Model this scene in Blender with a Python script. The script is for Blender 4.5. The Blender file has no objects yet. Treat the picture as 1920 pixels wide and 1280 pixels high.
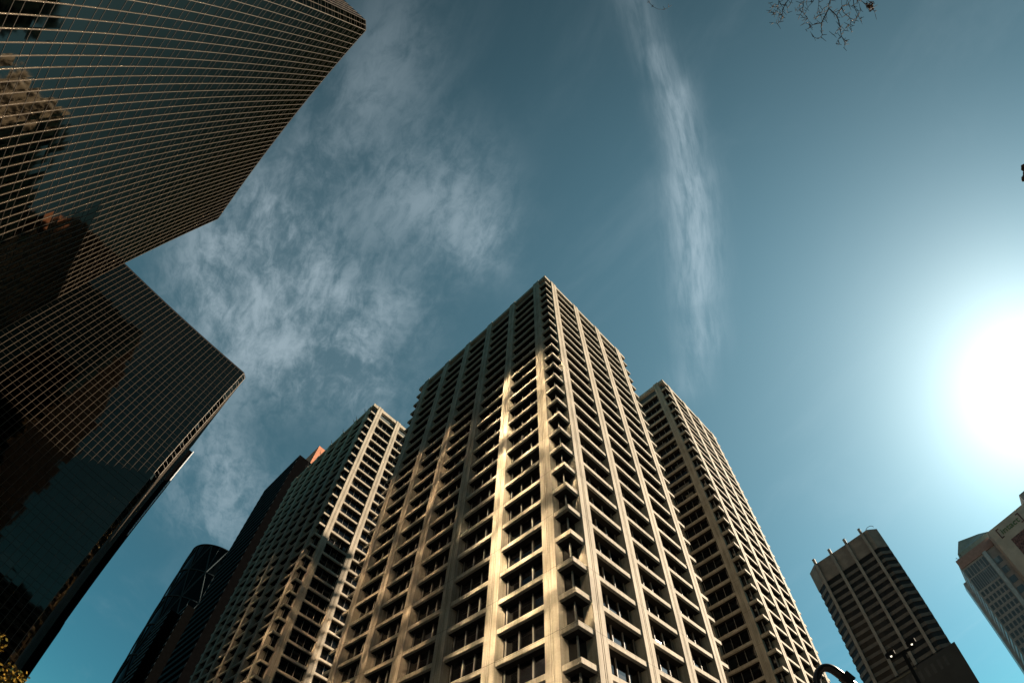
import bpy, bmesh, math, random
from mathutils import Vector, Matrix, Euler
R = math.radians
random.seed(7)
C = bpy.context.scene.collection
S = bpy.context.scene

# ------------------------------------------------------------------ camera
# a 16 mm lens with its own barrel distortion: r (mm on the sensor) -> angle (rad)
camd = bpy.data.cameras.new('camera')
cam = bpy.data.objects.new('camera', camd)
C.objects.link(cam)
S.camera = cam
camd.sensor_fit = 'HORIZONTAL'
camd.sensor_width = 36.0
camd.sensor_height = 24.0
camd.lens = 15.9
camd.type = 'PANO'
camd.panorama_type = 'FISHEYE_LENS_POLYNOMIAL'
camd.fisheye_fov = R(170)
camd.fisheye_polynomial_k0 = 0.0
camd.fisheye_polynomial_k1 = -5.54397246e-02
camd.fisheye_polynomial_k2 = 3.79005848e-04
camd.fisheye_polynomial_k3 = -1.25338993e-05
camd.fisheye_polynomial_k4 = 3.44397265e-07
camd.clip_start = 0.05
camd.clip_end = 6000
cam.location = (0, 0, 1.7)
cam.rotation_euler = (Matrix.Rotation(R(90 + 64.8518), 4, 'X') @ Matrix.Rotation(R(3.3563), 4, 'Z')).to_euler()

# ------------------------------------------------------------------ light
SUN = Vector((0.79532, 0.27850, 0.53843)).normalized()
sun_el = math.asin(SUN.z)
sun_az = math.atan2(SUN.x, SUN.y)
sl = bpy.data.lights.new('sun', 'SUN')
sl.energy = 4.8
sl.angle = R(0.53)
sl.color = (1.0, 0.83, 0.62)
so = bpy.data.objects.new('sun', sl)
so.rotation_euler = (-SUN).to_track_quat('-Z', 'Y').to_euler()
so.location = (0, 0, 300)
C.objects.link(so)

S.view_settings.view_transform = 'Standard'
S.view_settings.look = 'None'
S.view_settings.gamma = 1
S.view_settings.exposure = 1.65
S.render.engine = 'CYCLES'
cy = S.cycles
cy.use_denoising = True
cy.max_bounces = 6
cy.diffuse_bounces = 1
cy.glossy_bounces = 4
cy.caustics_reflective = True
cy.caustics_refractive = False
cy.blur_glossy = 0.03
cy.sample_clamp_indirect = 14.0
cy.use_guiding = True
cy.use_surface_guiding = True
cy.use_adaptive_sampling = False


class NT:
    """small helper to write node graphs as expressions"""
    def __init__(s, tree):
        s.t = tree
    def n(s, kind, **kw):
        nd = s.t.nodes.new(kind)
        for k, v in kw.items():
            setattr(nd, k, v)
        return nd
    def put(s, sock, v):
        if isinstance(v, bpy.types.NodeSocket):
            s.t.links.new(v, sock)
        else:
            sock.default_value = v
    def m(s, op, a, b=0.0, c=0.0, clamp=False):
        nd = s.n('ShaderNodeMath', operation=op, use_clamp=clamp)
        s.put(nd.inputs[0], a); s.put(nd.inputs[1], b); s.put(nd.inputs[2], c)
        return nd.outputs[0]
    def v(s, op, a, b=(0, 0, 0), out=0):
        nd = s.n('ShaderNodeVectorMath', operation=op)
        s.put(nd.inputs[0], a)
        if op == 'SCALE':
            s.put(nd.inputs[3], b)
        else:
            s.put(nd.inputs[1], b)
        return nd.outputs[out]
    def mix(s, f, a, b, blend='MIX'):
        nd = s.n('ShaderNodeMix', data_type='RGBA', blend_type=blend)
        s.put(nd.inputs[0], f); s.put(nd.inputs[6], a); s.put(nd.inputs[7], b)
        return nd.outputs[2]
    def ramp(s, f, lo, hi, a=0.0, b=1.0, smooth=True):
        nd = s.n('ShaderNodeMapRange', interpolation_type='SMOOTHSTEP' if smooth else 'LINEAR')
        s.put(nd.inputs[0], f)
        for i, q in enumerate((lo, hi, a, b)):
            s.put(nd.inputs[i + 1], q)
        return nd.outputs[0]
    def noise(s, vec, scale, detail=3, rough=0.5, dist=0.0, dims='3D', out=0):
        nd = s.n('ShaderNodeTexNoise', noise_dimensions=dims)
        s.put(nd.inputs['Vector'], vec)
        nd.inputs['Scale'].default_value = scale
        nd.inputs['Detail'].default_value = detail
        nd.inputs['Roughness'].default_value = rough
        nd.inputs['Distortion'].default_value = dist
        return nd.outputs[out]


# ------------------------------------------------------------------ sky
def make_world():
    w = bpy.data.worlds.new('World')
    S.world = w
    w.use_nodes = True
    t = w.node_tree
    t.nodes.clear()
    g = NT(t)
    sky = g.n('ShaderNodeTexSky', sky_type='NISHITA')
    sky.sun_disc = False
    sky.sun_elevation = sun_el
    sky.sun_rotation = sun_az
    sky.altitude = 1000
    sky.air_density = 1.0
    sky.dust_density = 0.3
    sky.ozone_density = 1.0
    d = g.n('ShaderNodeTexCoord').outputs['Generated']
    d = g.v('NORMALIZE', d)
    sep = g.n('ShaderNodeSeparateXYZ'); g.put(sep.inputs[0], d)
    zc = g.m('MAXIMUM', sep.outputs[2], 0.06)
    comb = g.n('ShaderNodeCombineXYZ')
    g.put(comb.inputs[0], g.m('DIVIDE', sep.outputs[0], zc))
    g.put(comb.inputs[1], g.m('DIVIDE', sep.outputs[1], zc))
    p = comb.outputs[0]                       # point of a flat cloud layer, 1 unit up
    # aureole round the sun
    dot = g.v('DOT_PRODUCT', d, tuple(SUN), out=1)
    ang = g.m('ARCCOSINE', g.m('MINIMUM', dot, 0.99999))
    def ex(k):
        return g.m('EXPONENT', g.m('MULTIPLY', ang, -k))
    base = g.mix(1.0, sky.outputs[0], SKY_TINT + (1,), 'MULTIPLY')
    base = g.v('SCALE', base, g.ramp(sep.outputs[1], -.35, .35, .50, 1.06))
    base = g.mix(g.ramp(sep.outputs[2], .25, .85), g.v('MULTIPLY', base, (.40, .80, .96)), base)
    # ---- cirrus
    pc = g.v('ADD', p, CLOUD_SHIFT)
    warp = g.v('SCALE', g.v('SUBTRACT', g.noise(p, 2.2, 3, .5, out=1), (.5, .5, .5)), .22)
    pw = g.v('ADD', p, warp)
    def blob(c, r):
        dist = g.v('DISTANCE', pw, (c[0], c[1], 0), out=1)
        q = g.m('DIVIDE', dist, r * 1.2)
        return g.m('EXPONENT', g.m('MULTIPLY', g.m('MULTIPLY', q, q), -1.0))
    tot = None
    for (c, r, a) in CLOUD_BLOBS:
        b = g.m('MULTIPLY', blob(c, r), a)
        tot = b if tot is None else g.m('ADD', tot, b)
    # wisps: noise stretched along one wind direction
    def along(q, dx, dy, sa, sb):
        l = math.hypot(dx, dy); dx /= l; dy /= l
        c = g.n('ShaderNodeCombineXYZ')
        g.put(c.inputs[0], g.m('MULTIPLY', g.v('DOT_PRODUCT', q, (dx, dy, 0), out=1), sa))
        g.put(c.inputs[1], g.m('MULTIPLY', g.v('DOT_PRODUCT', q, (-dy, dx, 0), out=1), sb))
        return c.outputs[0]
    wind = along(pc, -.45, .9, 1.0, 1.8)
    f1 = g.noise(wind, 3.0, 10, .60, .55)
    f2 = g.noise(g.v('ADD', pc, g.v('SCALE', warp, .5)), 8.0, 10, .68, .5)
    f5 = g.noise(g.v('ADD', wind, g.v('SCALE', warp, .6)), 21.0, 8, .66, .6)
    f = g.m('ADD', g.m('ADD', g.m('MULTIPLY', f1, .46), g.m('MULTIPLY', f2, .30)), g.m('MULTIPLY', f5, .24))
    c1 = g.m('MULTIPLY', g.m('MULTIPLY', g.m('MINIMUM', tot, 1.15), .72), g.ramp(f, .40, .60, .13, 1.0))
    # streak
    st = None
    for (a, b, wd, am) in STREAK:
        ax, ay = a; bx, by = b
        L2 = (bx - ax) ** 2 + (by - ay) ** 2
        rel = g.v('SUBTRACT', g.v('ADD', p, g.v('SCALE', warp, .10)), (ax, ay, 0))
        tt = g.m('MULTIPLY', g.v('DOT_PRODUCT', rel, (bx - ax, by - ay, 0), out=1), 1 / L2, clamp=True)
        near = g.v('SUBTRACT', rel, g.v('SCALE', (bx - ax, by - ay, 0), tt))
        q = g.m('DIVIDE', g.v('LENGTH', near, out=1), wd)
        e = g.m('MULTIPLY', g.m('EXPONENT', g.m('MULTIPLY', g.m('MULTIPLY', q, q), -1.0)), am)
        st = e if st is None else g.m('MAXIMUM', st, e)
    f3 = g.noise(along(g.v('ADD', p, g.v('SCALE', warp, .18)), .30, .95, 1.0, 6.5), 5.0, 10, .62, .25)
    f4 = g.noise(along(g.v('ADD', p, g.v('SCALE', warp, .3)), .30, .95, 1.0, 4.0), 16.0, 8, .65, .4)
    c2 = g.m('MULTIPLY', st, g.ramp(g.m('ADD', g.m('MULTIPLY', f3, .6), g.m('MULTIPLY', f4, .4)), .30, .66, .10, .85))
    # a faint veil everywhere
    veil = g.m('MULTIPLY', g.ramp(g.noise(wind, 1.6, 8, .6, .6), .48, .80), .10)
    cl = g.m('ADD', g.m('ADD', c1, c2), veil, clamp=True)
    glow = g.mix(1.0, (0, 0, 0, 1), (0, 0, 0, 1))
    acc = None
    for (amp, k, col) in GLOW:
        e = g.v('SCALE', col, g.m('MULTIPLY', ex(k), amp))
        acc = e if acc is None else g.v('ADD', acc, e)
    cloudc = g.v('ADD', g.v('SCALE', base, .55), CLOUD_COL)
    lit = g.mix(cl, base, cloudc)
    full = g.v('ADD', lit, acc)
    bg = g.n('ShaderNodeBackground')
    g.put(bg.inputs[0], full)
    bg.inputs[1].default_value = SKY_STRENGTH
    o = g.n('ShaderNodeOutputWorld')
    t.links.new(bg.outputs[0], o.inputs[0])
    w.cycles.sampling_method = 'MANUAL'
    w.cycles.sample_map_resolution = 1024


SKY_STRENGTH = 0.05
SKY_TINT = (0.475, 0.69, 0.49)
GLOW = [(8.9, 9.5, (1.0, .99, .97)), (2.5, 5.4, (.98, .98, .97)), (1.86, 2.5, (.36, .74, 1.0))]
CLOUD_COL = (2.1, 2.47, 2.7)
CLOUD_SHIFT = (4.72, -8.96, -0.33)
CLOUD_BLOBS = [((-.242, -.126), .085, .26), ((-.28, -.02), .08, .28), ((-.368, .13), .13, .40), ((-.539, .249), .13, .58),
               ((-.64, .407), .14, .62), ((-.545, .479), .14, .85), ((-.422, .51), .12, .9), ((-.328, .57), .08, .8),
               ((-.158, .186), .09, .75), ((-.084, .277), .06, .85), ((-.248, .388), .065, .6), ((-.449, .304), .10, .55),
               ((-.731, .894), .11, .75), ((-.835, 1.089), .15, .7), ((-.41, .396), .09, .5), ((-.761, .695), .09, .6)]
STREAK = [((.16, -.25), (.227, -.114), .036, .30), ((.227, -.114), (.269, -.042), .028, .60), ((.269, -.042), (.318, .122), .036, .90),
          ((.318, .122), (.346, .225), .048, 1.0), ((.346, .225), (.378, .336), .050, .90), ((.378, .336), (.406, .443), .050, .62),
          ((.406, .443), (.40, .54), .050, .34)]
make_world()


# ------------------------------------------------------------------ materials
def mat(name):
    m = bpy.data.materials.new(name)
    m.use_nodes = True
    t = m.node_tree
    return m, NT(t), t.nodes['Principled BSDF']


def flat(name, col, rough=.6, metal=0.0, spec=.5, vary=.15, scale=.7):
    m, g, b = mat(name)
    tc = g.n('ShaderNodeTexCoord').outputs['Object']
    n = g.noise(tc, scale, 6, .6)
    lo = tuple(c * (1 - vary) for c in col) + (1,)
    hi = tuple(min(1, c * (1 + vary)) for c in col) + (1,)
    g.put(b.inputs['Base Color'], g.mix(g.ramp(n, .3, .7), lo, hi))
    b.inputs['Roughness'].default_value = rough
    b.inputs['Metallic'].default_value = metal
    b.inputs['Specular IOR Level'].default_value = spec
    return m


def concrete(name, col, joint=7.5, joint0=0.0):
    m, g, b = mat(name)
    tc = g.n('ShaderNodeTexCoord').outputs['Object']
    sep = g.n('ShaderNodeSeparateXYZ'); g.put(sep.inputs[0], tc)
    n1 = g.noise(tc, .22, 5, .6)
    n2 = g.noise(tc, 5.0, 6, .65)
    mp = g.n('ShaderNodeMapping'); g.put(mp.inputs[0], tc)
    mp.inputs['Scale'].default_value = (3.0, 3.0, .10)
    n3 = g.noise(mp.outputs[0], 1.3, 6, .6)                # rain streaks
    f = g.m('ADD', g.m('MULTIPLY', n1, .45), g.m('ADD', g.m('MULTIPLY', n2, .2), g.m('MULTIPLY', n3, .45)))
    dark = tuple(c * .58 for c in col[:2]) + (col[2] * .54, 1)
    light = tuple(min(1, c * 1.12) for c in col) + (1,)
    c = g.mix(g.ramp(f, .38, .70), dark, light)
    if joint:
        ph = g.m('ABSOLUTE', g.m('SUBTRACT', g.m('FRACT', g.m('DIVIDE', g.m('ADD', sep.outputs[2], joint0), joint)), .5))
        c = g.mix(g.ramp(ph, .4960, .4985), c, (.05, .045, .04, 1))
    g.put(b.inputs['Base Color'], c)
    b.inputs['Roughness'].default_value = .85
    b.inputs['Specular IOR Level'].default_value = .25
    bp = g.n('ShaderNodeBump'); bp.inputs['Strength'].default_value = .25; bp.inputs['Distance'].default_value = .03
    g.put(bp.inputs['Height'], n2)
    g.put(b.inputs['Normal'], bp.outputs[0])
    return m


def curtain_glass(name, px, pz, tint=(.006, .007, .008), ior=2.2, rough=.03, tilt=.012, wave=.006, odd=.25, specl=.5, film=None, blind=None):
    """reflective curtain-wall glass: every pane leans a little, none is quite flat"""
    m, g, b = mat(name)
    tc = g.n('ShaderNodeTexCoord').outputs['Object']
    sep = g.n('ShaderNodeSeparateXYZ'); g.put(sep.inputs[0], tc)
    h = g.m('ADD', sep.outputs[0], sep.outputs[1])
    cell = g.n('ShaderNodeCombineXYZ')
    g.put(cell.inputs[0], g.m('FLOOR', g.m('DIVIDE', h, px)))
    g.put(cell.inputs[1], g.m('FLOOR', g.m('DIVIDE', sep.outputs[2], pz)))
    wn = g.n('ShaderNodeTexWhiteNoise', noise_dimensions='3D'); g.put(wn.inputs[0], cell.outputs[0])
    rnd = g.v('SCALE', g.v('SUBTRACT', wn.outputs['Color'], (.5, .5, .5)), tilt * 2)
    nz = g.v('SCALE', g.v('SUBTRACT', g.noise(tc, .9, 2, .5, out=1), (.5, .5, .5)), wave * 2)
    geo = g.n('ShaderNodeNewGeometry').outputs['Normal']
    nn = g.v('NORMALIZE', g.v('ADD', geo, g.v('ADD', rnd, nz)))
    g.put(b.inputs['Normal'], nn)
    c = g.mix(g.ramp(wn.outputs['Value'], .80, 1.0, 0, odd), tint + (1,), tuple(x * 3.2 for x in tint) + (1,))
    if blind:                                    # some panes have pale blinds drawn part of the way down
        sepc = g.n('ShaderNodeSeparateXYZ'); g.put(sepc.inputs[0], wn.outputs['Color'])
        drop = g.m('FRACT', g.m('DIVIDE', sep.outputs[2], pz))
        on = g.m('MULTIPLY', g.m('GREATER_THAN', sepc.outputs[0], .80), g.m('GREATER_THAN', drop, sepc.outputs[1]))
        c = g.mix(on, c, blind + (1,))
    g.put(b.inputs['Base Color'], film + (1,) if film else c)
    b.inputs['Roughness'].default_value = rough
    b.inputs['IOR'].default_value = ior
    b.inputs['Specular IOR Level'].default_value = specl
    if film:
        # a thin metal film on the outer face (a metal with a dark edge tint)
        b.inputs['Metallic'].default_value = 1.0
        b.inputs['Specular Tint'].default_value = (.16, .18, .20, 1)
    return m


M = {}
M['concrete'] = concrete('precast_concrete', (.47, .405, .325))
M['mullion'] = flat('pale_aluminium', (.22, .20, .175), .6, 0)
M['dark'] = flat('dark_core', (.003, .003, .003), 1.0, spec=0)
M['louvre'] = None
M['shade_lining'] = flat('recess_shade_lining', (.035, .031, .027), .8, spec=.15)  # dark tone stands in for shade inside the window recess
M['gold'] = flat('bronze_mullion', (.085, .067, .05), .5, .4, vary=.1)
M['gold_dim'] = flat('bronze_transom', (.042, .034, .027), .5, .3, vary=.1)
M['glass_a'] = curtain_glass('bronze_glass', 1.5, 1.9, rough=.05, film=(.18, .152, .118))
M['glass_b'] = curtain_glass('smoked_glass', 1.5, 1.9, rough=.04, film=(.095, .08, .062))
M['glass_mirror'] = curtain_glass('mirror_glass', 1.5, 1.9, rough=.05, film=(.88, .84, .72))
M['glass_c'] = curtain_glass('office_glass', 2.05, 3.75, blind=(.15, .13, .10), tint=(.007, .007, .008), ior=1.42, rough=.04, tilt=.02, wave=.004, odd=.9)
M['black_glass'] = flat('black_stone_wall', (.003, .003, .0033), 1.0, spec=0)
M['steel_dark'] = flat('dark_steel', (.018, .018, .019), .8, 0, spec=.1)
M['roof'] = flat('roof_gravel', (.2, .19, .18), .9)


def make_louvre():
    m, g, b = mat('roof_louvre')
    tc = g.n('ShaderNodeTexCoord').outputs['Object']
    sep = g.n('ShaderNodeSeparateXYZ'); g.put(sep.inputs[0], tc)
    w = g.m('FRACT', g.m('MULTIPLY', sep.outputs[2], 6.0))
    h = g.m('FRACT', g.m('MULTIPLY', g.m('ADD', sep.outputs[0], sep.outputs[1]), .9))
    c = g.mix(g.ramp(w, .3, .7), (.035, .045, .045, 1), (.11, .125, .12, 1))
    c = g.mix(g.ramp(h, .90, .95), c, (.03, .03, .03, 1))
    g.put(b.inputs['Base Color'], c)
    b.inputs['Roughness'].default_value = .5
    return m
M['louvre'] = make_louvre()


# ------------------------------------------------------------------ mesh helpers
class MB:
    def __init__(s):
        s.v = []; s.f = []; s.mi = []
    def face(s, pts, mi=0):
        n = len(s.v)
        s.v += [tuple(p) for p in pts]
        s.f.append(tuple(range(n, n + len(pts)))); s.mi.append(mi)
    def box(s, a, b, mi=0):
        x0, y0, z0 = (min(a[i], b[i]) for i in range(3))
        x1, y1, z1 = (max(a[i], b[i]) for i in range(3))
        n = len(s.v)
        s.v += [(x0, y0, z0), (x1, y0, z0), (x1, y1, z0), (x0, y1, z0), (x0, y0, z1), (x1, y0, z1), (x1, y1, z1), (x0, y1, z1)]
        for q in ((0, 3, 2, 1), (4, 5, 6, 7), (0, 1, 5, 4), (1, 2, 6, 5), (2, 3, 7, 6), (3, 0, 4, 7)):
            s.f.append(tuple(n + i for i in q)); s.mi.append(mi)
    def prism(s, poly, z0, z1, mi=0, cap=True):
        """poly: counter-clockwise plan outline"""
        n = len(s.v); k = len(poly)
        s.v += [(p[0], p[1], z0) for p in poly] + [(p[0], p[1], z1) for p in poly]
        for i in range(k):
            j = (i + 1) % k
            s.f.append((n + i, n + j, n + k + j, n + k + i)); s.mi.append(mi)
        if cap:
            s.f.append(tuple(n + k + i for i in range(k))); s.mi.append(mi)
            s.f.append(tuple(n + i for i in reversed(range(k)))); s.mi.append(mi)
    def bar(s, a, b, w, h=None, mi=0, up=(0, 0, 1)):
        """square bar from a to b"""
        a = Vector(a); b = Vector(b); h = h or w
        d = (b - a).normalized()
        u = Vector(up)
        if abs(d.dot(u)) > .95:
            u = Vector((1, 0, 0))
        x = d.cross(u).normalized(); y = x.cross(d).normalized()
        n = len(s.v)
        for q in (a, b):
            for (i, j) in ((-1, -1), (1, -1), (1, 1), (-1, 1)):
                s.v.append(tuple(q + x * (i * w / 2) + y * (j * h / 2)))
        for q in ((0, 3, 2, 1), (4, 5, 6, 7), (0, 1, 5, 4), (1, 2, 6, 5), (2, 3, 7, 6), (3, 0, 4, 7)):
            s.f.append(tuple(n + i for i in q)); s.mi.append(mi)
    def tube(s, pts, rad, seg=8, mi=0, cap=True):
        pts = [Vector(p) for p in pts]
        if not isinstance(rad, (list, tuple)):
            rad = [rad] * len(pts)
        n0 = len(s.v)
        prev = None
        for i, p in enumerate(pts):
            d = (pts[min(i + 1, len(pts) - 1)] - pts[max(i - 1, 0)]).normalized()
            if prev is None:
                u = Vector((0, 0, 1)) if abs(d.z) < .9 else Vector((1, 0, 0))
                x = d.cross(u).normalized()
            else:
                x = (prev - d * prev.dot(d)).normalized()
            prev = x
            y = d.cross(x)
            for k in range(seg):
                a = 2 * math.pi * k / seg
                s.v.append(tuple(p + (x * math.cos(a) + y * math.sin(a)) * rad[i]))
        for i in range(len(pts) - 1):
            for k in range(seg):
                a = n0 + i * seg + k; b = n0 + i * seg + (k + 1) % seg
                s.f.append((a, b, b + seg, a + seg)); s.mi.append(mi)
        if cap:
            s.f.append(tuple(n0 + k for k in reversed(range(seg)))); s.mi.append(mi)
            e = n0 + (len(pts) - 1) * seg
            s.f.append(tuple(e + k for k in range(seg))); s.mi.append(mi)
    def mesh(s, name, mats):
        me = bpy.data.meshes.new(name)
        me.from_pydata(s.v, [], s.f)
        if not isinstance(mats, (list, tuple)):
            mats = [mats]
        for m in mats:
            me.materials.append(m)
        me.polygons.foreach_set('material_index', s.mi)
        me.update()
        return me
    def build(s, name, mats, parent=None, smooth=False, weld=False):
        me = s.mesh(name, mats)
        if weld:
            b = bmesh.new(); b.from_mesh(me)
            bmesh.ops.remove_doubles(b, verts=b.verts, dist=1e-4)
            b.to_mesh(me); b.free()
        if smooth:
            me.polygons.foreach_set('use_smooth', [True] * len(me.polygons))
        return obj(name, me, parent)


def obj(name, me, parent=None):
    o = bpy.data.objects.new(name, me)
    C.objects.link(o)
    if parent is not None:
        o.parent = parent
    return o


def tag(o, label=None, cat=None, group=None, kind=None):
    for k, v in (('label', label), ('category', cat), ('group', group), ('kind', kind)):
        if v:
            o[k] = v
    return o


def thing(name, label, cat, loc=(0, 0, 0), rz=0.0, group=None):
    o = bpy.data.objects.new(name, None)
    o.empty_display_size = 1
    C.objects.link(o)
    o.location = loc
    o.rotation_euler = (0, 0, rz)
    return tag(o, label, cat, group)


def pol(az, hd, z=0.0):
    return Vector((hd * math.sin(R(az)), hd * math.cos(R(az)), z))


GRID = R(42.8401)            # the street grid: local x runs to the right-away, local y to the left-away
RD = Vector((.7332538, .67995505, 0)); LD = Vector((-.67995505, .7332538, 0))

# ------------------------------------------------------------------ ground
gb = MB()
gb.face([(-3000, -3000, 0), (3000, -3000, 0), (3000, 3000, 0), (-3000, 3000, 0)])
tag(gb.build('ground', flat('asphalt', (.03, .03, .031), .9, scale=.5)), kind='structure')


# ------------------------------------------------------------------ concrete office towers
def concrete_tower(P, W, D, H, px, py, label, near, lights=()):
    """W along local x, D along local y; px, py: near edges of the pilasters on the two faces the street sees"""
    t = thing('concrete_tower', label, 'office tower', (P[0], P[1], 0), GRID, 'ribbed concrete office towers')
    PW = 1.75
    con = M['concrete']
    zs = []
    z = H - 5.15
    for i, st in enumerate([4.45, 3.95] + [3.75] * 60):
        zs.append(z); z -= st
        if z < 6:
            break
    IN = .12
    core = MB()
    core.box((1.42, 1.42, 0), (W - 1.42, D - 1.42, H - .9))
    core.build('core', M['dark'], t)
    # pilasters: a folded plan with two recessed seams, run full height
    def pil(side, a):
        pts = [(0, 0), (.70, 0), (.72, .07), (.78, .07), (.80, 0), (.97, 0), (.99, .07), (1.05, .07), (1.07, 0), (PW, 0), (PW, 1.39), (0, 1.39)]
        out = []
        for (u, v) in pts:
            u += a
            out.append({'x0': (u, v), 'x1': (u, D - v), 'y0': (v, u), 'y1': (W - v, u)}[side])
        if side in ('x1', 'y0'):
            out.reverse()
        b = MB(); b.prism(out, 0, H)
        b.build('pilaster', con, t)
    for a in px:
        pil('x0', a); pil('x1', a)
    for a in py:
        pil('y0', a); pil('y1', a)
    # spandrels: one precast ring per floor, splayed above and below towards the glass
    def ring(zc, prof, name, m=con, shade_lining=()):
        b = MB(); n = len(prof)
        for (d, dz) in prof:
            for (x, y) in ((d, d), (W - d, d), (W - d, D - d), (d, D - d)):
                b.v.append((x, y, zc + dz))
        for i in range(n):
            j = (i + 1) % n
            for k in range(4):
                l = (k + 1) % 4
                b.f.append((i * 4 + k, i * 4 + l, j * 4 + l, j * 4 + k)); b.mi.append(1 if i in shade_lining else 0)
        return b.build(name, [m, M['shade_lining']], t)
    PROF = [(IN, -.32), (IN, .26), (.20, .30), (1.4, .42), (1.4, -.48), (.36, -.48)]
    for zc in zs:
        ring(zc, PROF, 'spandrel', shade_lining=(2, 3, 4))  # sill, back and soffit faces carry the painted recess shade
    ring(H - .85, [(.1, -.75), (.1, .62), (.6, .62), (1.4, .62), (1.4, -1.0), (.7, -1.0)], 'parapet')
    # windows: panes with upright bars, set deep behind the spandrels
    xb = [(px[i] + PW, px[i + 1]) for i in range(len(px) - 1)]
    yb = [(py[i] + PW, py[i + 1]) for i in range(len(py) - 1)]
    G = 1.15
    def win(b, kind, z0, z1, a0, a1, ox=0, oy=0, oz=0):
        def Q(u, v):
            return (u - ox, v - oy) if kind == 'x' else (v - ox, u - oy)
        p0 = Q(a0, G); p1 = Q(a1, G)
        q = [(p0[0], p0[1], z0 - oz), (p1[0], p1[1], z0 - oz), (p1[0], p1[1], z1 - oz), (p0[0], p0[1], z1 - oz)]
        b.face(q if kind == 'x' else q[::-1], 0)
        n = 4
        for i in range(n):
            u = a0 + .5 + (a1 - a0 - .9) * i / (n - 1)
            A = Q(u - .04, G - .02); B = Q(u + .04, G - .17)
            b.box((A[0], A[1], z0 - oz), (B[0], B[1], z1 - oz), 1)
    def corner(b, cx, cy, z0, z1, ox, oy, oz):
        sx = 1 if cx == 0 else -1; sy = 1 if cy == 0 else -1
        X = cx + sx * G; Y = cy + sy * G
        ex = px[0] if cx == 0 else px[-1] + PW
        ey = py[0] if cy == 0 else py[-1] + PW
        for (u, v) in (((X, Y), (ex, Y)), ((X, Y), (X, ey))):
            q = [(u[0] - ox, u[1] - oy, z0 - oz), (v[0] - ox, v[1] - oy, z0 - oz), (v[0] - ox, v[1] - oy, z1 - oz), (u[0] - ox, u[1] - oy, z1 - oz)]
            b.face(q, 0)
        b.box((X - sx * .12 - ox, Y - sy * .12 - oy, z0 - oz), (X + sx * .02 - ox, Y + sy * .02 - oy, z1 - oz), 1)
    mats = [M['glass_c'], M['mullion']]
    rows = []
    for i in range(len(zs) - 1):
        rows.append((zs[i + 1] + .42, zs[i] - .50))
    spots = []
    for (z0, z1) in rows:
        for (a0, a1) in xb:
            spots.append(('x', z0, z1, a0, a1))
        for (a0, a1) in yb:
            spots.append(('y', z0, z1, a0, a1))
        spots.append(('c', z0, z1, 0, 0))
    inview = [s for s in spots if s[1] > near]
    inview.sort(key=lambda s: s[1])
    mine = set(inview[:100])
    rest = MB()
    cache = {}
    for s in spots:
        kind, z0, z1, a0, a1 = s
        if s in mine:
            org = {'x': (a0, G, z0), 'y': (G, a0, z0), 'c': (0, 0, z0)}[kind]
            key = (kind, round(a1 - a0, 3), round(z1 - z0, 3))
            if key not in cache:
                b = MB()
                if kind == 'c':
                    corner(b, 0, 0, z0, z1, *org)
                else:
                    win(b, kind, z0, z1, a0, a1, *org)
                cache[key] = b.mesh('window', mats)
            o = obj('window', cache[key], t)
            o.location = org
        elif kind == 'c':
            corner(rest, 0, 0, z0, z1, 0, 0, 0)
        else:
            win(rest, kind, z0, z1, a0, a1)
    for (z0, z1) in rows:
        corner(rest, W, 0, z0, z1, 0, 0, 0)
        corner(rest, 0, D, z0, z1, 0, 0, 0)
    tag(rest.build('upper_windows', mats, t), kind='stuff')
    # plant-room louvres under the parapet
    z0, z1 = zs[0] + .42, H - 1.85
    lv = MB()
    for (a0, a1) in xb + [(G, px[0]), (px[-1] + PW, W - G)]:
        lv.face([(a0, .80, z0), (a1, .80, z0), (a1, .80, z1), (a0, .80, z1)])
    lv.build('louvre_band', M['louvre'], t)
    lv = MB()
    for (a0, a1) in yb + [(G, py[0]), (py[-1] + PW, D - G)]:
        lv.face([(.80, a1, z0), (.80, a0, z0), (.80, a0, z1), (.80, a1, z1)])
    lv.build('louvre_band', M['louvre'], t)
    rf = MB(); rf.box((1.42, 1.42, H - .88), (W - 1.42, D - 1.42, H - .7)); rf.build('roof', M['roof'], t)
    return t


PC = (7.1392, 39.3577); PR = (48.315, 77.704); PL = (-46.6526, 98.5116)
tower_c = concrete_tower(PC, 31.5, 47.2, 125.9, [2.38 + 8.33 * i for i in range(4)], [2.20 + 8.17 * i for i in range(6)],
                         'tall beige concrete tower in the middle with a corner facing the viewer', 22)
tower_r = concrete_tower(PR, 32.2, 47.2, 146.2, [2.85 + 8.55 * i for i in range(4)], [1.95 + 8.17 * i for i in range(6)],
                         'beige concrete tower half hidden behind the right side of the tallest one', 44)
tower_l = concrete_tower(PL, 31.5, 55.4, 154.7, [2.20 + 8.20 * i for i in range(4)], [2.20 + 8.17 * i for i in range(7)],
                         'beige concrete tower left of the middle one, upper part glowing in sunlight', 47)
# thin masts along the roof edge of the left tower
for i, (v, h) in enumerate([(6, 2.2), (11.2, 2.8), (12.6, 1.8), (19.5, 2.6), (27, 2.6), (34.5, 2.2), (43.5, 3.0), (44.8, 2.2)]):
    b = MB(); b.bar((.5, v, 153.9), (-.5, v, 154.9 + h * .75), .09); b.bar((-.45, v, 154.5 + h * .5), (.35, v, 154.5 + h * .5), .06)
    b.build('roof_mast', M['steel_dark'], tower_l)
for (u, h) in ((13.5, 2.0), (11.2, 1.6)):
    b = MB(); b.bar((u, .7, 153.9), (u + .3, .2, 154.9 + h), .07); b.build('roof_mast', M['steel_dark'], tower_l)


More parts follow.
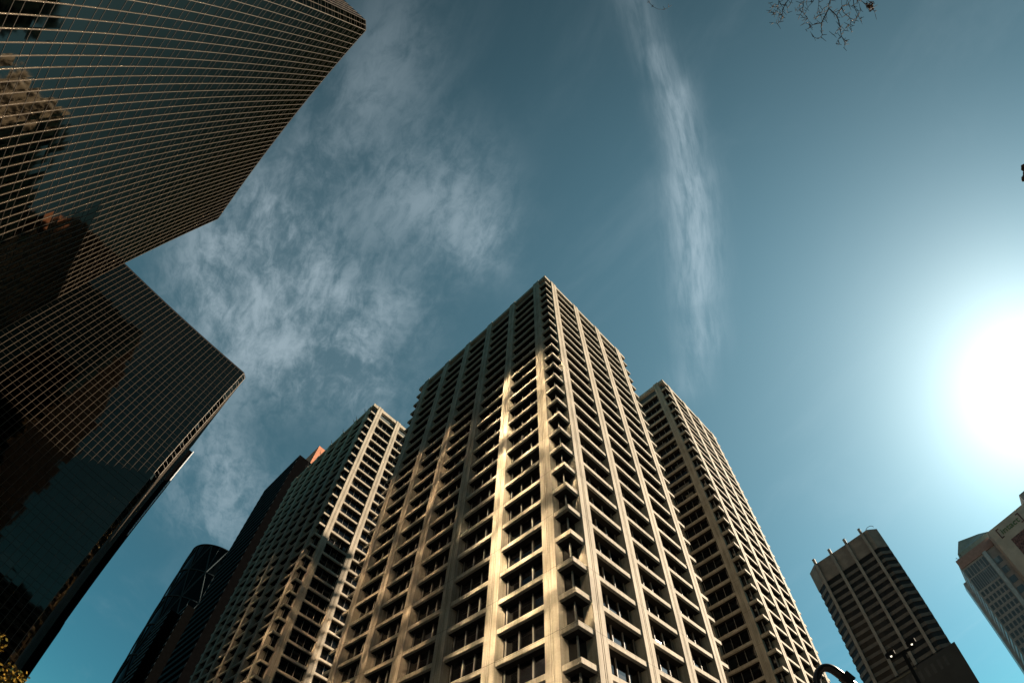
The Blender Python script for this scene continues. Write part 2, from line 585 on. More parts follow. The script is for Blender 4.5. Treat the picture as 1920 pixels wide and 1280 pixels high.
# ------------------------------------------------------------------ glass towers
def curtain_tower(t, poly, H, faces, glass, mod=1.524, fl=(1.35, 2.45), vw=.07, hw=.045, vmat=None, hmat=None, z0=0, nf=None):
    """poly: counter-clockwise plan; faces: indices of the edges that carry a mullion grid"""
    vmat = vmat or M['gold']; hmat = hmat or M['gold_dim']
    n = len(poly)
    body = MB(); body.prism(poly, z0, H)
    body.build('glass_wall', glass, t)
    # transoms: alternate vision and spandrel heights down from the roof
    zz = []; z = H - .05; i = 0
    while z > z0 + 1:
        zz.append(z); z -= fl[i % len(fl)]; i += 1
    for fi in faces:
        a = Vector(poly[fi] + (0,)) if len(poly[fi]) == 2 else Vector(poly[fi]); b = Vector(poly[(fi + 1) % n] + (0,))
        d = b - a; L = d.length; d.normalize()
        nrm = Vector((d.y, -d.x, 0))
        k = max(1, round(L / mod))
        vb = MB()
        for j in range(k + 1):
            c = a + d * (L * j / k) + nrm * .04
            vb.bar(c + Vector((0, 0, z0)), c + Vector((0, 0, H + .05)), vw, .07, up=tuple(nrm))
        vb.build('mullion_grid', vmat, t)
        hb = MB()
        for z in zz:
            c0 = a + nrm * .02 + Vector((0, 0, z)); c1 = b + nrm * .02 + Vector((0, 0, z))
            hb.bar(c0, c1, .05, hw)
            q = len(hb.v) - 8
            if q:                                   # end stile ties each row to the one above
                hb.f.append((q - 8, q - 7, q + 2, q + 3)); hb.mi.append(0)
        hb.build('mullion_grid', hmat, t)
    # coping
    cp = MB(); cp.prism([(p[0], p[1]) for p in poly], H + .02, H + .5); cp.build('roof_coping', M['steel_dark'], t)


def grid_poly(P, seq):
    """plan outline walked from P with (heading in degrees from the grid's x axis, length)"""
    x, y = 0.0, 0.0
    out = [(0.0, 0.0)]
    for (h, l) in seq:
        x += math.cos(R(h)) * l; y += math.sin(R(h)) * l
        out.append((x, y))
    return out


kA = 1.35
A1 = Vector((-29.5624, -13.067, 0)) * kA
ta = thing('bronze_glass_tower', 'huge bronze glass tower with fine gold lines filling the upper left', 'office tower', tuple(A1), GRID)
# local: front face runs along +y from the corner, chamfer and flank turn away at the near end
polyA = grid_poly(A1, [(90, 65.9), (135, 2.6), (180, 40), (270, 67.7), (315 - 0, 0.01)])
polyA = [(0, 0), (0, 65.9), (-1.8, 67.7), (-45, 67.7), (-45, -1.75), (-1.75, -1.75)]
curtain_tower(ta, polyA, 100 * kA + 1.7, [0, 4, 5], M['glass_a'])
kB = 1.25
B2 = Vector((-62.305, 59.237, 0)) * kB
tb = thing('bronze_glass_tower', 'lower bronze glass tower with a flat square-gridded front at the left', 'office tower', tuple(B2), GRID)
polyB = [(0, 0), (1.2, 1.2), (1.2, 38), (-62, 38), (-62, 0)]
curtain_tower(tb, polyB, 100 * kB + 1.7, [0, 1, 4], M['glass_b'])


# unseen tower added beyond the top edge; mirror film boosted to light the middle tower
rA = Vector(PC).to_3d() + LD * 15 - Vector((.4008, .9162, 0)) * 112
tc_ = thing('bronze_glass_tower', 'unseen mirror glass tower added beyond the top edge to throw sun on the middle tower', 'office tower', tuple(rA), GRID)
curtain_tower(tc_, [(0, 0), (-30, 0), (-30, -13.5), (0, -13.5)], 158, [3], M['glass_mirror'])

# ------------------------------------------------------------------ dark building behind the lower glass tower
te = thing('dark_slab_building', 'dark slab behind the square-gridded glass tower with one bright white edge', 'office building', tuple(pol(-44.45, 172)), GRID)
b = MB(); b.prism([(0, 0), (0, 30), (-40, 30), (-40, 0)], 0, 146); b.build('wall', M['black_glass'], te)
b = MB(); b.box((.02, -.3, 100), (.35, .5, 146.5)); b.build('corner_strip', flat('white_cladding', (.75, .76, .78), .35), te)
b = MB(); b.box((-40, -9, 0), (1.0, -.6, 60)); b.build('podium', M['black_glass'], te)


# ------------------------------------------------------------------ striped dark tower behind the left concrete tower
def stripes(name, pitch, a, bcol, lo=.35, rough=.35):
    m, g, b = mat(name)
    tc = g.n('ShaderNodeTexCoord').outputs['Object']
    sep = g.n('ShaderNodeSeparateXYZ'); g.put(sep.inputs[0], tc)
    w = g.m('FRACT', g.m('DIVIDE', sep.outputs[2], pitch))
    g.put(b.inputs['Base Color'], g.mix(g.ramp(w, lo, lo + .04, smooth=False), a + (1,), bcol + (1,)))
    b.inputs['Roughness'].default_value = rough
    return m


def banded_block(t, W, D, H, pitch, wall, band, proud=.06, z0=0, faces=('x', 'y'), frac=.42):
    """dark box with floor bands standing proud of it on the two faces the street sees"""
    b = MB(); b.box((0, 0, z0), (W, D, H)); b.build('wall', wall, t)
    z = H - pitch * frac; sx = MB(); sy = MB()
    while z > z0 + 2:
        if 'x' in faces:
            sx.box((0, -proud, z), (W, -.003, z + pitch * frac))
        if 'y' in faces:
            sy.box((-proud, 0, z), (-.003, D, z + pitch * frac))
        z -= pitch
    if 'x' in faces:
        sx.build('floor_bands', band, t)
    if 'y' in faces:
        sy.build('floor_bands', band, t)


tm = thing('striped_dark_tower', 'black tower with blue-striped flank behind the left concrete tower', 'office tower', tuple(pol(-32.1, 176)), GRID)
banded_block(tm, 36, 34, 184.5, 3.9, M['black_glass'], flat('slate_band', (.022, .032, .038), .9, spec=.05), faces=('y',))
b = MB(); b.box((9, 14, 184.5), (25, 30, 213.5)); b.build('penthouse', flat('orange_brick', (.50, .19, .10), .8), tm)

# ------------------------------------------------------------------ round tower with diagonal bracing
tw = thing('round_glass_tower', 'round glass tower with big triangular bracing, far behind', 'office tower', tuple(pol(-33.6, 352)), 0)
RB, HB = 23.5, 224.0
b = MB(); seg = 72
for i in range(seg):
    a0 = 2 * math.pi * i / seg; a1 = 2 * math.pi * (i + 1) / seg
    b.face([(RB * math.cos(a0), RB * math.sin(a0), 0), (RB * math.cos(a1), RB * math.sin(a1), 0), (RB * math.cos(a1), RB * math.sin(a1), HB), (RB * math.cos(a0), RB * math.sin(a0), HB)])
b.face([(RB * math.cos(2 * math.pi * i / seg), RB * math.sin(2 * math.pi * i / seg), HB) for i in range(seg)])
b.build('glass_wall', curtain_glass('blue_glass', 2.0, 4.0, tint=(.003, .005, .006), ior=1.15, rough=.15), tw, weld=True)
brace = MB(); nb = 12; step = 23.0
brace_m = flat('brace_steel', (.03, .04, .045), .9, 0, spec=.05)
def rp(a, z, r=RB + .25):
    return (r * math.cos(a), r * math.sin(a), z)
k = 0; z = HB - .3
while z > 30:
    ring = MB()
    for i in range(seg):
        ring.bar(rp(2 * math.pi * i / seg, z), rp(2 * math.pi * (i + 1) / seg, z), .7)
    ring.build('ring_beam', brace_m, tw)
    if z - step > 0:
        for i in range(nb):
            a = 2 * math.pi * (i + (.5 if k % 2 else 0)) / nb; h = math.pi / nb
            for s in (-1, 1):
                for q in range(3):
                    brace.bar(rp(a + s * h * q / 3, z - step * q / 3), rp(a + s * h * (q + 1) / 3, z - step * (q + 1) / 3), .75)
            brace.bar(rp(a + h, z), rp(a + h, z - step), .45)
    z -= step; k += 1
brace.build('diagonal_braces', brace_m, tw)

# pair of black blocks standing in front of it
for (az, hd, w, d, h, lb) in ((-36.1, 262, 5.0, 26, 131.5, 'narrow black tower left of the gap in front of the round glass tower'),
                              (-34.85, 258, 9.6, 22, 136.5, 'wider black tower right of the gap in front of the round glass tower')):
    tk = thing('black_tower', lb, 'office tower', tuple(pol(az, hd)), GRID, 'black towers before the round one')
    banded_block(tk, w, d, h, 3.8, M['dark'], flat('slate_band_pale', (.04, .055, .065), .9, spec=.05), faces=('y',))

# ------------------------------------------------------------------ ribbed dark tower, right
d0 = 200.0
def on_plane(az, dist, n_az=47.16):
    hd = dist / math.cos(R(az - n_az))
    return pol(az, hd)
td_o = on_plane(39.55, d0)
td = thing('ribbed_dark_tower', 'dark brown tower with four pale vertical ribs, right of the concrete towers', 'office tower', tuple(td_o), GRID)
Wd = (on_plane(46.75, d0) - td_o).length          # runs along local -y
HD = 136.0
brown = flat('brown_concrete', (.21, .175, .15), .85, vary=.2, scale=.25)  # brown tones of this tower lifted to imitate veiling sun glare
brown2 = flat('brown_spandrel', (.125, .108, .094), .8, vary=.2, scale=.3)
polyD = [(0, 0), (3.6, 3.6), (30, 3.6), (30, -Wd - 3.6), (3.6, -Wd - 3.6), (0, -Wd)]
b = MB(); b.prism(polyD, 0, 126.0); b.build('window_wall', curtain_glass('brown_glass', 1.4, 3.4, tint=(.022, .020, .019), ior=1.2, rough=.15), td)
def grow(poly, e):
    cx = sum(p[0] for p in poly) / len(poly); cy_ = sum(p[1] for p in poly) / len(poly)
    out = []
    for (x, y) in poly:
        v = Vector((x - cx, y - cy_)); l = v.length
        v *= (l + e) / l
        out.append((cx + v.x, cy_ + v.y))
    return out
b = MB(); b.prism(grow(polyD, .3), 126.0, HD); b.build('top_panel', brown, td)
z = 126.0 - 2.3
while z > 70:
    b = MB(); b.prism(grow(polyD, .3), z - 1.45, z); b.build('spandrel', brown2, td)
    z -= 3.45
rib = MB()
for i, az in enumerate((39.77, 41.9, 43.99, 46.08)):
    yy = -(on_plane(az, d0) - td_o).length
    if az < 39.9:
        yy = -.8
    b = MB(); b.box((-1.5, yy - .55, 76.8), (-.31, yy + .55, 138.0)); b.build('rib', flat('pale_rib', (.27, .235, .205), .8, vary=.15, scale=.4) if i == 0 else bpy.data.materials['pale_rib'], td)
b = MB()
b.tube([(1, -Wd + 1.6 + math.cos(a) * 1.8 - 3.0, HD + math.sin(a) * 1.5) for a in [math.pi * q / 10 for q in range(11)]], .12, 6)
b.build('roof_hoop', M['steel_dark'], td)

tp_o = on_plane(37.6, 186)
tp = thing('black_podium_block', 'plain black lower block in front of the ribbed brown tower', 'office building', tuple(tp_o), GRID)
Wp = (on_plane(48.2, 186) - tp_o).length
b = MB(); b.prism([(0, 0), (40, 0), (40, -Wp), (0, -Wp)], 0, 71.6); b.build('wall', flat('black_stone', (.022, .021, .02), .6, vary=.25, scale=.2), tp)
b = MB(); b.box((-.2, -Wp + 14, 70.6), (-.003, -6, 71.3)); b.build('cornice', flat('cornice_stone', (.10, .085, .06), .8), tp)
b = MB()
for q in range(12):
    b.box((-.1, -5 - q * 2.2, 66), (-.003, -5.9 - q * 2.2, 69.5))
b.build('louvres', flat('black_louvre', (.035, .034, .033), .5), tp)

# ------------------------------------------------------------------ tower with the sign, far right
ti_o = on_plane(52.76, 229)
ti = thing('sign_tower', 'grey office tower with small square windows and a bracketed name sign at far right', 'office tower', tuple(ti_o), GRID)
def along(az, dist=229):
    return -(on_plane(az, dist) - ti_o).dot(LD)
stone = flat('grey_stone', (.36, .34, .33), .8, vary=.15, scale=.3)  # stone, beige and pane tones lifted to imitate the sun's glare veil
beige = flat('beige_panel', (.50, .43, .36), .8, vary=.15, scale=.2)
paneI = curtain_glass('pale_pane', 2, 3.6, tint=(.12, .15, .165), ior=1.7, rough=.05, tilt=.03, odd=.6)
HI = 115.6
yE = along(66)
b = MB(); b.prism([(0, 0), (26, 0), (26, -yE), (0, -yE)], 0, HI); b.build('wall', stone, ti)
y_p0, y_p1 = along(55.25), along(55.65)
b = MB(); b.box((-.9, -y_p1, 0), (-.003, -y_p0, HI - 4)); b.build('pier', flat('blue_pier', (.42, .50, .54), .5), ti)
b = MB(); b.box((-.5, -along(56.7), HI - 4.2), (-.003, .4, HI + .3)); b.build('cornice', flat('red_granite', (.36, .23, .20), .7), ti)
# small square windows, 6 columns
cw = y_p0 / 6.0
z = HI - 18.5; nrow = 0; rest = MB(); made = 0; wmesh = None
while z > 55:
    for q in range(6):
        yy = -(q + .5) * cw
        w2, h2 = cw * .36, 1.15
        if made < 100:
            if wmesh is None:
                bb = MB(); bb.box((-.08, -w2, -h2), (-.003, w2, h2), 0); bb.box((-.12, -.05, -h2), (-.09, .05, h2), 1); bb.box((-.12, -w2, .15), (-.09, w2, .25), 1)
                wmesh = bb.mesh('window', [paneI, M['steel_dark']])
            o = obj('window', wmesh, ti); o.location = (0, yy, z); made += 1
        else:
            rest.box((-.08, yy - w2, z - h2), (-.003, yy + w2, z + h2))
    z -= 3.45
if rest.v:
    tag(rest.build('lower_windows', paneI, ti), kind='stuff')
for (z0, z1, nn) in ((HI - 9.6, HI - 5.2, 7), (HI - 16.4, HI - 10.2, 11)):
    b = MB()
    for q in range(nn):
        b.box((-.08, -(y_p0 * (q + .12) / nn), z0), (-.003, -(y_p0 * (q + .88) / nn), z1))
    b.build('upper_glazing', paneI, ti)
z = HI - 9
while z > 60:
    b = MB(); b.box((-.08, -along(56.45), z - 3.0), (-.003, -along(55.8), z)); b.build('tall_pane', paneI, ti)
    z -= 5.2 if z > HI - 30 else 4.0
# flank seen edge-on: fins
b = MB()
z = HI - 4
while z > 40:
    b.box((.5, .003, z - 1.5), (25.5, .35, z)); z -= 3.45
b.build('flank_bands', flat('pale_cladding', (.42, .47, .50), .4), ti)
b = MB(); b.box((18, .003, 60), (26, 1.6, HI - 1.5)); b.build('flank_pier', bpy.data.materials['pale_cladding'], ti)
# sign wall
sx = -7.0
b = MB(); b.box((sx, -yE, 0), (-.92, -along(57.0, 222), 114.4)); b.build('sign_wall', beige, ti)
b = MB(); b.box((sx, -yE, 114.45), (10, -along(61.8, 222), 118.5)); b.build('upper_block', stone, ti)
b = MB(); b.box((sx - .06, -yE, 60), (sx - .003, -along(58.3, 222), 105.5)); b.build('mottled_panel', None or flat('mottled_panel', (.16, .07, .06), .5, vary=.8, scale=1.6), ti)  # red mottle painted like a building reflected in dark glazing
# lettering
def text_mesh(body, size, name, m, loc):
    cu = bpy.data.curves.new('t', 'FONT'); cu.body = body; cu.size = size; cu.extrude = .12; cu.align_x = 'CENTER'
    tmp = bpy.data.objects.new('t', cu); C.objects.link(tmp)
    me = bpy.data.meshes.new_from_object(tmp.evaluated_get(bpy.context.evaluated_depsgraph_get()))
    bpy.data.objects.remove(tmp); bpy.data.curves.remove(cu)
    me.materials.append(m)
    o = obj(name, me, ti)
    o.location = loc
    # reading direction local -y, facing local -x
    o.rotation_euler = Matrix(((0, 0, -1), (-1, 0, 0), (0, 1, 0))).to_euler()
    return o
ys0, ys1 = along(57.75, 222), along(60.45, 222)
ym = (ys0 + ys1) / 2; zl = 109.2
text_mesh('intact', 3.9, 'sign_lettering', flat('green_letter', (.10, .18, .07), .5), (sx - .14, -ym, zl))
for (y, s) in ((ys0, 1), (ys1, -1)):
    b = MB(); b.box((sx - .26, -y - .2, zl - 1.1), (sx - .02, -y + .2, zl + 3.6))
    for zz in (zl - 1.1, zl + 3.2):
        b.box((sx - .26, -y, zz), (sx - .02, -y - s * 1.15, zz + .4))
    b.build('sign_bracket', flat('bracket_red', (.13, .05, .05), .5) if s == 1 else bpy.data.materials['bracket_red'], ti)
# green hipped plant room on the roof
p0, p1 = -along(53.35), -along(57.2)
b = MB(); b.prism([(3, p0), (16, p0), (16, p1), (3, p1)], HI + .01, HI + 4)
b.v += [(3, p0, HI + 4.02), (16, p0, HI + 4.02), (16, p1, HI + 4.02), (3, p1, HI + 4.02), (7, p0 - 4, HI + 11), (13, p0 - 4, HI + 11), (13, p1 + 3, HI + 8), (7, p1 + 3, HI + 8)]
n = len(b.v) - 8
for q in ((0, 1, 5, 4), (1, 2, 6, 5), (2, 3, 7, 6), (3, 0, 4, 7), (4, 5, 6, 7)):
    b.f.append(tuple(n + i for i in reversed(q))); b.mi.append(0)
b.build('penthouse', flat('green_metal', (.30, .34, .30), .6, .2), ti)
b = MB()
for (y, h) in ((p0 + 1.5, 2.6), (p0 + 1.0, 1.8), (p0 - .5, 3.0)):
    b.bar((1.5, y, HI), (1.5, y, HI + h), .12); b.bar((1.5, y - .5, HI + h * .8), (1.5, y + .5, HI + h * .8), .08)
b.build('antennas', M['steel_dark'], ti)


# ------------------------------------------------------------------ unseen blocks added round the street to cut sky light and darken it
def at_grid(a, b):
    return tuple(RD * a + LD * b)
for (nm, a, b_, w, d, h, pitch, lb) in (
        ('shading_block', 20, -98, 60, 40, 48, 3.8, 'grey office block across the street at the viewer\'s right, outside the picture'),
        ('shading_block', -42, -85, 45, 40, 95, 3.6, 'added light-blocking office slab straight behind the viewer, outside the picture'),
        ('shading_block', -112, -110, 50, 45, 110, 3.7, 'tall grey office block behind the viewer\'s left shoulder, outside the picture'),
        ('shading_block', 90, -62, 40, 40, 40, 3.8, 'low added light-blocking office block towards the sun, outside the picture')):
    to = thing(nm, lb, 'office block', at_grid(a, b_), GRID, 'unseen blocks added to darken the street')
    b = MB(); b.box((0, 0, 0), (w, d, h)); b.build('wall', M['black_glass'], to)
    bd = flat('grey_band', (.16, .15, .14), .8) if 'grey_band' not in bpy.data.materials else bpy.data.materials['grey_band']
    z = h - 1.4
    while z > 3:
        b = MB(); n = 0
        for (e0, e1) in ((-.2, z), (-.2, z + 1.4)):
            b.v += [(e0, e0, e1), (w - e0, e0, e1), (w - e0, d - e0, e1), (e0, d - e0, e1)]
        for k in range(4):
            l = (k + 1) % 4
            b.f.append((k, l, 4 + l, 4 + k)); b.mi.append(0)
        b.f += [(3, 2, 1, 0), (4, 5, 6, 7)]; b.mi += [0, 0]
        b.build('spandrel', bd, to)
        z -= pitch

# ------------------------------------------------------------------ street lamp
lo = pol(43.42, 16.8)
tl = thing('street_lamp', 'black street lamp with two small lit heads before the ribbed brown tower', 'street lamp', tuple(lo), R(-43))
b = MB(); b.tube([(0, 0, 0), (0, 0, .5), (0, 0, 8.6)], [.13, .08, .05], 10); b.build('pole', M['steel_dark'], tl)
b = MB(); b.bar((-.40, 0, 8.56), (.40, 0, 8.56), .07, .07); b.build('crossarm', M['steel_dark'], tl)
lampm, g, bs = mat('lamp_lens')
bs.inputs['Base Color'].default_value = (.9, .85, .7, 1); bs.inputs['Emission Color'].default_value = (1, .9, .68, 1); bs.inputs['Emission Strength'].default_value = .7
for s in (-.34, .34):
    b = MB(); b.prism([(s + .15 * math.cos(a), .12 * math.sin(a)) for a in [2 * math.pi * q / 14 for q in range(14)]], 8.66, 8.78)
    h = b.build('lamp_head', M['steel_dark'], tl)
    b = MB(); b.tube([(s, 0, 8.66), (s, 0, 8.63)], [.032, .02], 10); b.build('lens', lampm, h)

# traffic signal whose yellow corner shows at the bottom edge
ty = thing('traffic_signal', 'yellow traffic signal housing poking up at the bottom edge', 'traffic light', tuple(pol(39.6, 9.0)), R(-10))
yel = flat('signal_yellow', (.85, .55, .03), .45, vary=.05)
b = MB(); b.tube([(0, 0.25, 0), (0, 0.25, 4.9)], .06, 10); b.build('pole', M['steel_dark'], ty)
b = MB(); b.box((-.17, -.12, 3.95), (.17, .15, 4.98)); b.build('housing', yel, ty)
for i, (zz, col) in enumerate(((4.8, (.25, .01, .01)), (4.47, (.25, .14, .01)), (4.14, (.01, .16, .05)))):
    b = MB(); b.tube([(0, -.125, zz), (0, -.20, zz)], .10, 14); h = b.build('visor', yel, ty)
    b = MB(); b.tube([(0, -.122, zz), (0, -.14, zz)], .085, 14); b.build('lens', flat('signal_lens', col, .2), h)


# ------------------------------------------------------------------ trees
bark = flat('bark', (.06, .05, .045), .9, vary=.3, scale=6)


def px_dir(x, y):
    """direction of a point of the picture, from the lens model above"""
    px_, py_ = x - 960, -(y - 640)
    rr = math.hypot(px_, py_)
    q = rr / 853.0
    X = rr / 979.58 * (1 + .13037 * q * q + .096227 * q ** 4)
    s = X / rr
    d = Vector((px_ * s, py_ * s, -1)).normalized()
    return (cam.rotation_euler.to_matrix() @ d)


EYE = Vector(cam.location)
# ------------------------------------------------------------------ arched pole
def on_hd(x, y, hd):
    d = px_dir(x, y)
    return EYE + d * (hd / math.hypot(d.x, d.y))
path = [(1550, 1340), (1538, 1300), (1532, 1276), (1534, 1262), (1541, 1253), (1551, 1251), (1562, 1255), (1576, 1265), (1590, 1276), (1606, 1290), (1660, 1340)]
W3 = [on_hd(x, y, 4.5 + .02 * i) for i, (x, y) in enumerate(path)]
foot = Vector((W3[0].x, W3[0].y, 0))
tr = thing('arched_pole', 'thick dark arched metal pole at the bottom right before the concrete tower', 'pole', tuple(foot))
pts = [Vector((0, 0, 0)), Vector((0, 0, W3[0].z * .6))] + [q - foot for q in W3]
# smooth the bend
sm = pts[:2]
for i in range(2, len(pts) - 1):
    for s_ in (0, .25, .5, .75):
        p0, p1, p2, p3 = pts[i - 1], pts[i], pts[i + 1], pts[min(i + 2, len(pts) - 1)]
        sm.append(.5 * ((2 * p1) + (p2 - p0) * s_ + (2 * p0 - 5 * p1 + 4 * p2 - p3) * s_ ** 2 + (3 * p1 - p0 - 3 * p2 + p3) * s_ ** 3))
sm.append(pts[-1])
b = MB(); b.tube([tuple(q) for q in sm], .036, 18); b.build('pole_tube', flat('bronze_paint', (.05, .038, .034), .25, .6), tr, smooth=True)
e = W3[8] - foot; dirn = (W3[9] - W3[7]).normalized()
b = MB(); b.bar(tuple(e - dirn * .05 + Vector((0, 0, .02))), tuple(e + dirn * .05 + Vector((0, 0, .02))), .07, .08); b.build('clamp', M['steel_dark'], tr)

tt = thing('bare_tree', 'bare tree whose leafless twigs hang in from the top edge', 'tree', (5.6, -5.6, 0))
base = Vector((5.6, -5.6, 0))
def bp(x, y, dist):
    return EYE + px_dir(x, y) * dist - base
b = MB()
fork = Vector((-.3, .5, 4.6))
b.tube([(0, 0, 0), (.05, 0, 1.5), (-.1, .15, 3.2), tuple(fork)], [.24, .20, .17, .14], 10)
b.build('trunk', bark, tt, smooth=True)
br = MB()
# twigs traced as they grow: (x, y) in photo pixels at their own distances, thick end first
TW = [
 ([(1557, -70), (1556, -20), (1557, 0), (1554, 10), (1554, 16)], .018, 5.6),
 ([(1554, 16), (1549, 26), (1545, 34), (1541, 43), (1540, 50), (1541, 58), (1542, 66), (1538, 71), (1532, 72), (1525, 69), (1522, 64)], .012, 5.6),
 ([(1541, 43), (1531, 45), (1521, 48), (1517, 53), (1510, 56)], .008, 5.62),
 ([(1521, 48), (1516, 45), (1509, 43)], .006, 5.62),
 ([(1554, 16), (1562, 23), (1569, 30), (1572, 38), (1575, 49), (1576, 58), (1578, 68), (1581, 73), (1586, 77), (1585, 84), (1582, 90)], .012, 5.58),
 ([(1575, 55), (1569, 58), (1566, 63), (1563, 66)], .006, 5.55),
 ([(1578, 69), (1572, 74), (1569, 80), (1567, 82)], .006, 5.55),
 ([(1578, 69), (1583, 74), (1588, 78)], .006, 5.6),
 ([(1569, 30), (1571, 25), (1575, 20), (1579, 15), (1578, 6), (1578, -40)], .009, 5.7),
 ([(1579, 15), (1581, 23), (1588, 29), (1593, 33), (1595, 39), (1594, 48), (1597, 56), (1596, 63)], .008, 5.75),
 ([(1594, 47), (1588, 51), (1583, 56), (1580, 59)], .006, 5.75),
 ([(1595, 39), (1603, 39), (1608, 32)], .005, 5.78),
 ([(1599, -40), (1600, 0), (1601, 13), (1607, 25), (1612, 36), (1617, 46)], .010, 5.9),
 ([(1608, 31), (1605, 38), (1602, 44)], .005, 5.9),
 ([(1580, 11), (1590, 8), (1594, 2), (1596, -10)], .006, 5.7),
 ([(1601, 11), (1595, 12), (1582, 11)], .005, 5.8),
 ([(1602, -10), (1607, 1), (1616, 3), (1623, 8), (1629, 12), (1634, 16), (1639, 22), (1641, 28)], .009, 5.9),
 ([(1629, 12), (1631, 6), (1628, 2)], .006, 5.9),
 ([(1607, 1), (1611, 8), (1613, 20), (1611, 27), (1607, 30)], .005, 5.9),
 ([(1554, 11), (1544, 16), (1540, 24), (1535, 30)], .007, 5.65),
 ([(1535, 30), (1530, 32), (1525, 34)], .005, 5.65),
 ([(1535, 28), (1541, 31), (1547, 32)], .004, 5.65),
 ([(1536, -40), (1536, 0), (1535, 10), (1533, 22), (1531, 26)], .007, 5.8),
 ([(1529, -20), (1525, 3), (1517, 11), (1513, 18), (1511, 24)], .006, 5.8),
 ([(1509, -40), (1508, 0), (1506, 12), (1506, 22), (1508, 27), (1514, 33), (1517, 40), (1518, 45)], .008, 5.9),
 ([(1506, 22), (1500, 27), (1499, 33)], .005, 5.9),
 ([(1508, 3), (1500, 8), (1496, 14), (1491, 23)], .006, 5.9),
 ([(1525, 3), (1515, 4), (1508, 4)], .005, 5.85),
 ([(1484, -40), (1485, 0), (1482, 8), (1477, 15), (1477, 25)], .007, 6.0),
 ([(1479, -30), (1478, 0), (1471, 11), (1468, 18), (1467, 27), (1466, 34), (1462, 41), (1459, 44), (1453, 43), (1448, 43)], .010, 6.0),
 ([(1471, 11), (1463, 7), (1460, 4)], .005, 6.0),
 ([(1467, 27), (1462, 29), (1458, 33)], .005, 6.0),
 ([(1466, 34), (1469, 33), (1465, 30)], .004, 6.0),
 ([(1463, -40), (1461, 0), (1459, 13), (1457, 20), (1453, 24), (1449, 23), (1444, 19)], .009, 6.1),
 ([(1459, 12), (1450, 13), (1445, 8), (1441, 4)], .006, 6.1),
 ([(1450, 13), (1448, 17), (1445, 20)], .004, 6.1),
 ([(1453, 24), (1450, 27), (1446, 28)], .004, 6.1),
 ([(1457, 20), (1461, 26), (1466, 28)], .005, 6.1),
 ([(1212, -50), (1212, -10), (1216, 3), (1224, 12), (1234, 17), (1246, 18), (1252, 15), (1255, 12)], .008, 8.2),
]
rt = random.Random(3)
for (pl, rad, dist) in TW:
    P = [bp(x, y, dist + .03 * i) for i, (x, y) in enumerate(pl)]
    n = len(P)
    br.tube([tuple(q) for q in P], [rad * (1 - .72 * i / (n - 1)) * .50 for i in range(n)], 6)
    for i in range(1, n):                                   # buds and short spurs
        for _ in range(2):
            a = P[i - 1].lerp(P[i], rt.random())
            v = Vector((rt.uniform(-1, 1), rt.uniform(-1, 1), rt.uniform(-.8, .4))).normalized() * rt.uniform(.02, .07)
            br.tube([tuple(a), tuple(a + v)], [.0035, .0018], 4)
# limbs that carry them, outside the picture
for (x, y, d, r0) in ((1557, -70, 5.6, .03), (1578, -40, 5.7, .02), (1599, -40, 5.9, .02), (1602, -10, 5.9, .02), (1536, -40, 5.8, .02), (1529, -20, 5.8, .02), (1509, -40, 5.9, .02),
                      (1484, -40, 6.0, .02), (1479, -30, 6.0, .02), (1463, -40, 6.1, .02), (1212, -50, 8.2, .02)):
    q = bp(x, y, d)
    mid = fork.lerp(q, .55) + Vector((0, -.6, 1.3))
    pts = []
    for i in range(7):
        s = i / 6
        pts.append(tuple((fork * (1 - s) ** 2) + mid * (2 * s * (1 - s)) + q * s * s))
    br.tube(pts, [.07 * (1 - s / 6) + r0 * .62 * s / 6 for s in range(7)], 6)
br.build('branches', bark, tt)
# a knot of dead leaves left on one twig
lv = MB()
for _ in range(60):
    c = bp(1630 + rt.gauss(0, 4), 13 + rt.gauss(0, 4), 5.9 + rt.uniform(-.05, .05))
    u = Vector((rt.uniform(-1, 1), rt.uniform(-1, 1), rt.uniform(-1, 1))).normalized() * .018
    v = u.cross(Vector((rt.uniform(-1, 1), rt.uniform(-1, 1), rt.uniform(-1, 1)))).normalized() * .010
    lv.face([tuple(c - u), tuple(c + v), tuple(c + u), tuple(c - v)])
lv.build('dead_leaves', flat('dead_leaf', (.13, .08, .05), .9), tt)

# curled dry leaf cluster on another bare tree at the right edge
t2b = Vector((9.6, -1.4, 0))
t2 = thing('bare_tree', 'bare tree with a lump of dry leaves just entering at the right edge', 'tree', tuple(t2b))
b = MB(); b.tube([(0, 0, 0), (.05, 0, 2), (0, .05, 4.4), (-.1, .1, 6.6)], [.15, .13, .09, .04], 8); b.build('trunk', bark, t2, smooth=True)
b = MB()
def b2(x, y, d):
    return EYE + px_dir(x, y) * d - t2b
tip = b2(1921, 330, 9.0)
b.tube([(0, .05, 4.4), tuple(Vector((0, .05, 4.4)).lerp(tip, .5) + Vector((0, 0, .5))), tuple(b2(1935, 322, 9.0)), tuple(tip)], [.05, .03, .015, .006], 6)
for q in range(10):
    a = Vector((0, .03, 4.6 + .2 * q)); v = Vector((rt.uniform(-.2, 1), rt.uniform(-1, 1), rt.uniform(.3, 1))).normalized() * rt.uniform(.8, 1.8)
    b.tube([tuple(a), tuple(a + v * .5 + Vector((0, 0, .1))), tuple(a + v)], [.03, .02, .006], 5)
b.build('branches', bark, t2)
b = MB()
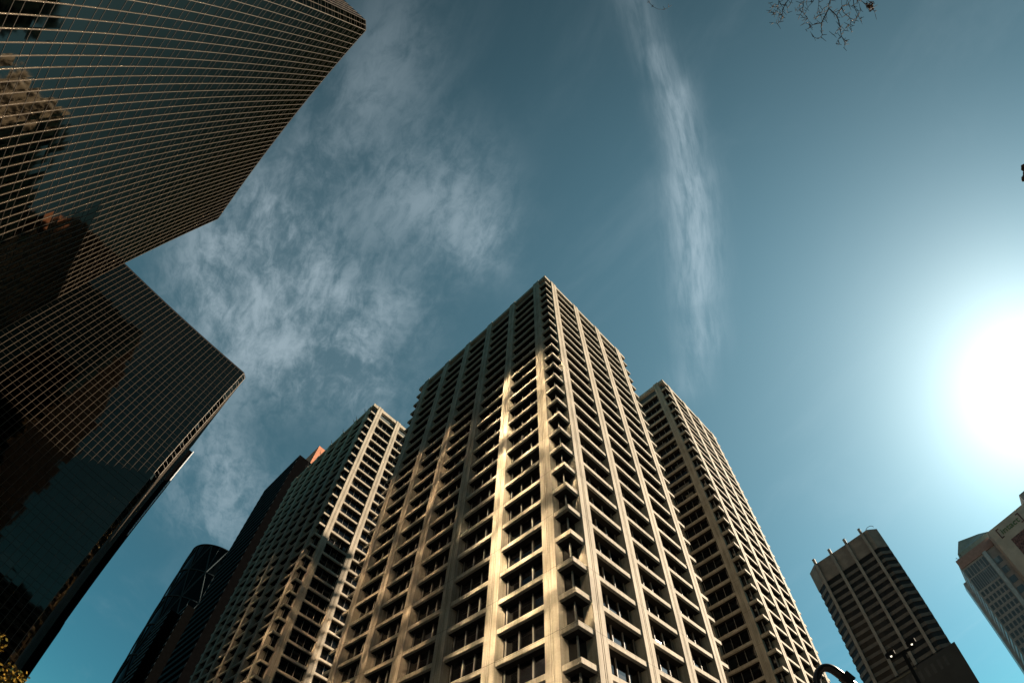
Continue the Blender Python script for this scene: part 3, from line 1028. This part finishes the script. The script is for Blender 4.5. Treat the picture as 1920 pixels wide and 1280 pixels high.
for (cx, cy_, sx_, sy_, n_) in ((1919, 315, 4.0, 6, 40), (1920, 336, 4.5, 4.0, 40), (1922, 326, 3, 6, 30)):
    for _ in range(n_):
        c = b2(cx + rt.uniform(-1, 1) * sx_ * .7, cy_ + rt.uniform(-1, 1) * sy_ * .8, 9.0 + rt.uniform(-.06, .06))
        u = Vector((rt.uniform(-1, 1), rt.uniform(-1, 1), rt.uniform(-1, 1))).normalized() * .035
        v = u.cross(Vector((rt.uniform(-1, 1), rt.uniform(-1, 1), rt.uniform(-1, 1)))).normalized() * .025
        b.face([tuple(c - u), tuple(c + v), tuple(c + u), tuple(c - v)])
b.build('dead_leaves', bpy.data.materials['dead_leaf'], t2)

# autumn tree, bottom left
leafm, g, bs = mat('autumn_leaf')
oi = g.n('ShaderNodeNewGeometry').outputs['Random Per Island']
g.put(bs.inputs['Base Color'], g.mix(g.ramp(oi, .1, .9, smooth=False), (.03, .034, .008, 1), (.15, .085, .012, 1)))
bs.inputs['Roughness'].default_value = .8
bs.inputs['Specular IOR Level'].default_value = .05
t3b = pol(-48.6, 21.0)
t3 = thing('autumn_tree', 'yellowing leafy tree in the bottom left corner', 'tree', tuple(t3b))
b = MB(); b.tube([(0, 0, 0), (.05, .05, 1.6), (0, .1, 3.2), (.1, 0, 6.4)], [.2, .16, .12, .03], 9)
for q in range(9):
    a = R(40 * q + 10); z = 2.2 + .3 * q
    b.tube([(0, .05, z), (math.cos(a) * .8, math.sin(a) * .8, z + .6), (math.cos(a) * 1.4, math.sin(a) * 1.4, z + 1.3)], [.06, .04, .015], 6)
b.build('trunk', bark, t3, smooth=True)
lv = MB()
cl = [(Vector((rt.gauss(0, .85), rt.gauss(0, .85), 5.35 + rt.gauss(0, .75))), rt.uniform(.25, .55)) for _ in range(34)]
for (c, r) in cl:
    for _ in range(130):
        p = c + Vector((rt.gauss(0, r * .6), rt.gauss(0, r * .6), rt.gauss(0, r * .5)))
        u = Vector((rt.uniform(-1, 1), rt.uniform(-1, 1), rt.uniform(-.6, .6))).normalized() * rt.uniform(.05, .09)
        v = u.cross(Vector((rt.uniform(-1, 1), rt.uniform(-1, 1), rt.uniform(-1, 1)))).normalized() * rt.uniform(.03, .05)
        lv.face([tuple(p - u), tuple(p + v), tuple(p + u), tuple(p - v)])
lv.build('crown', leafm, t3)
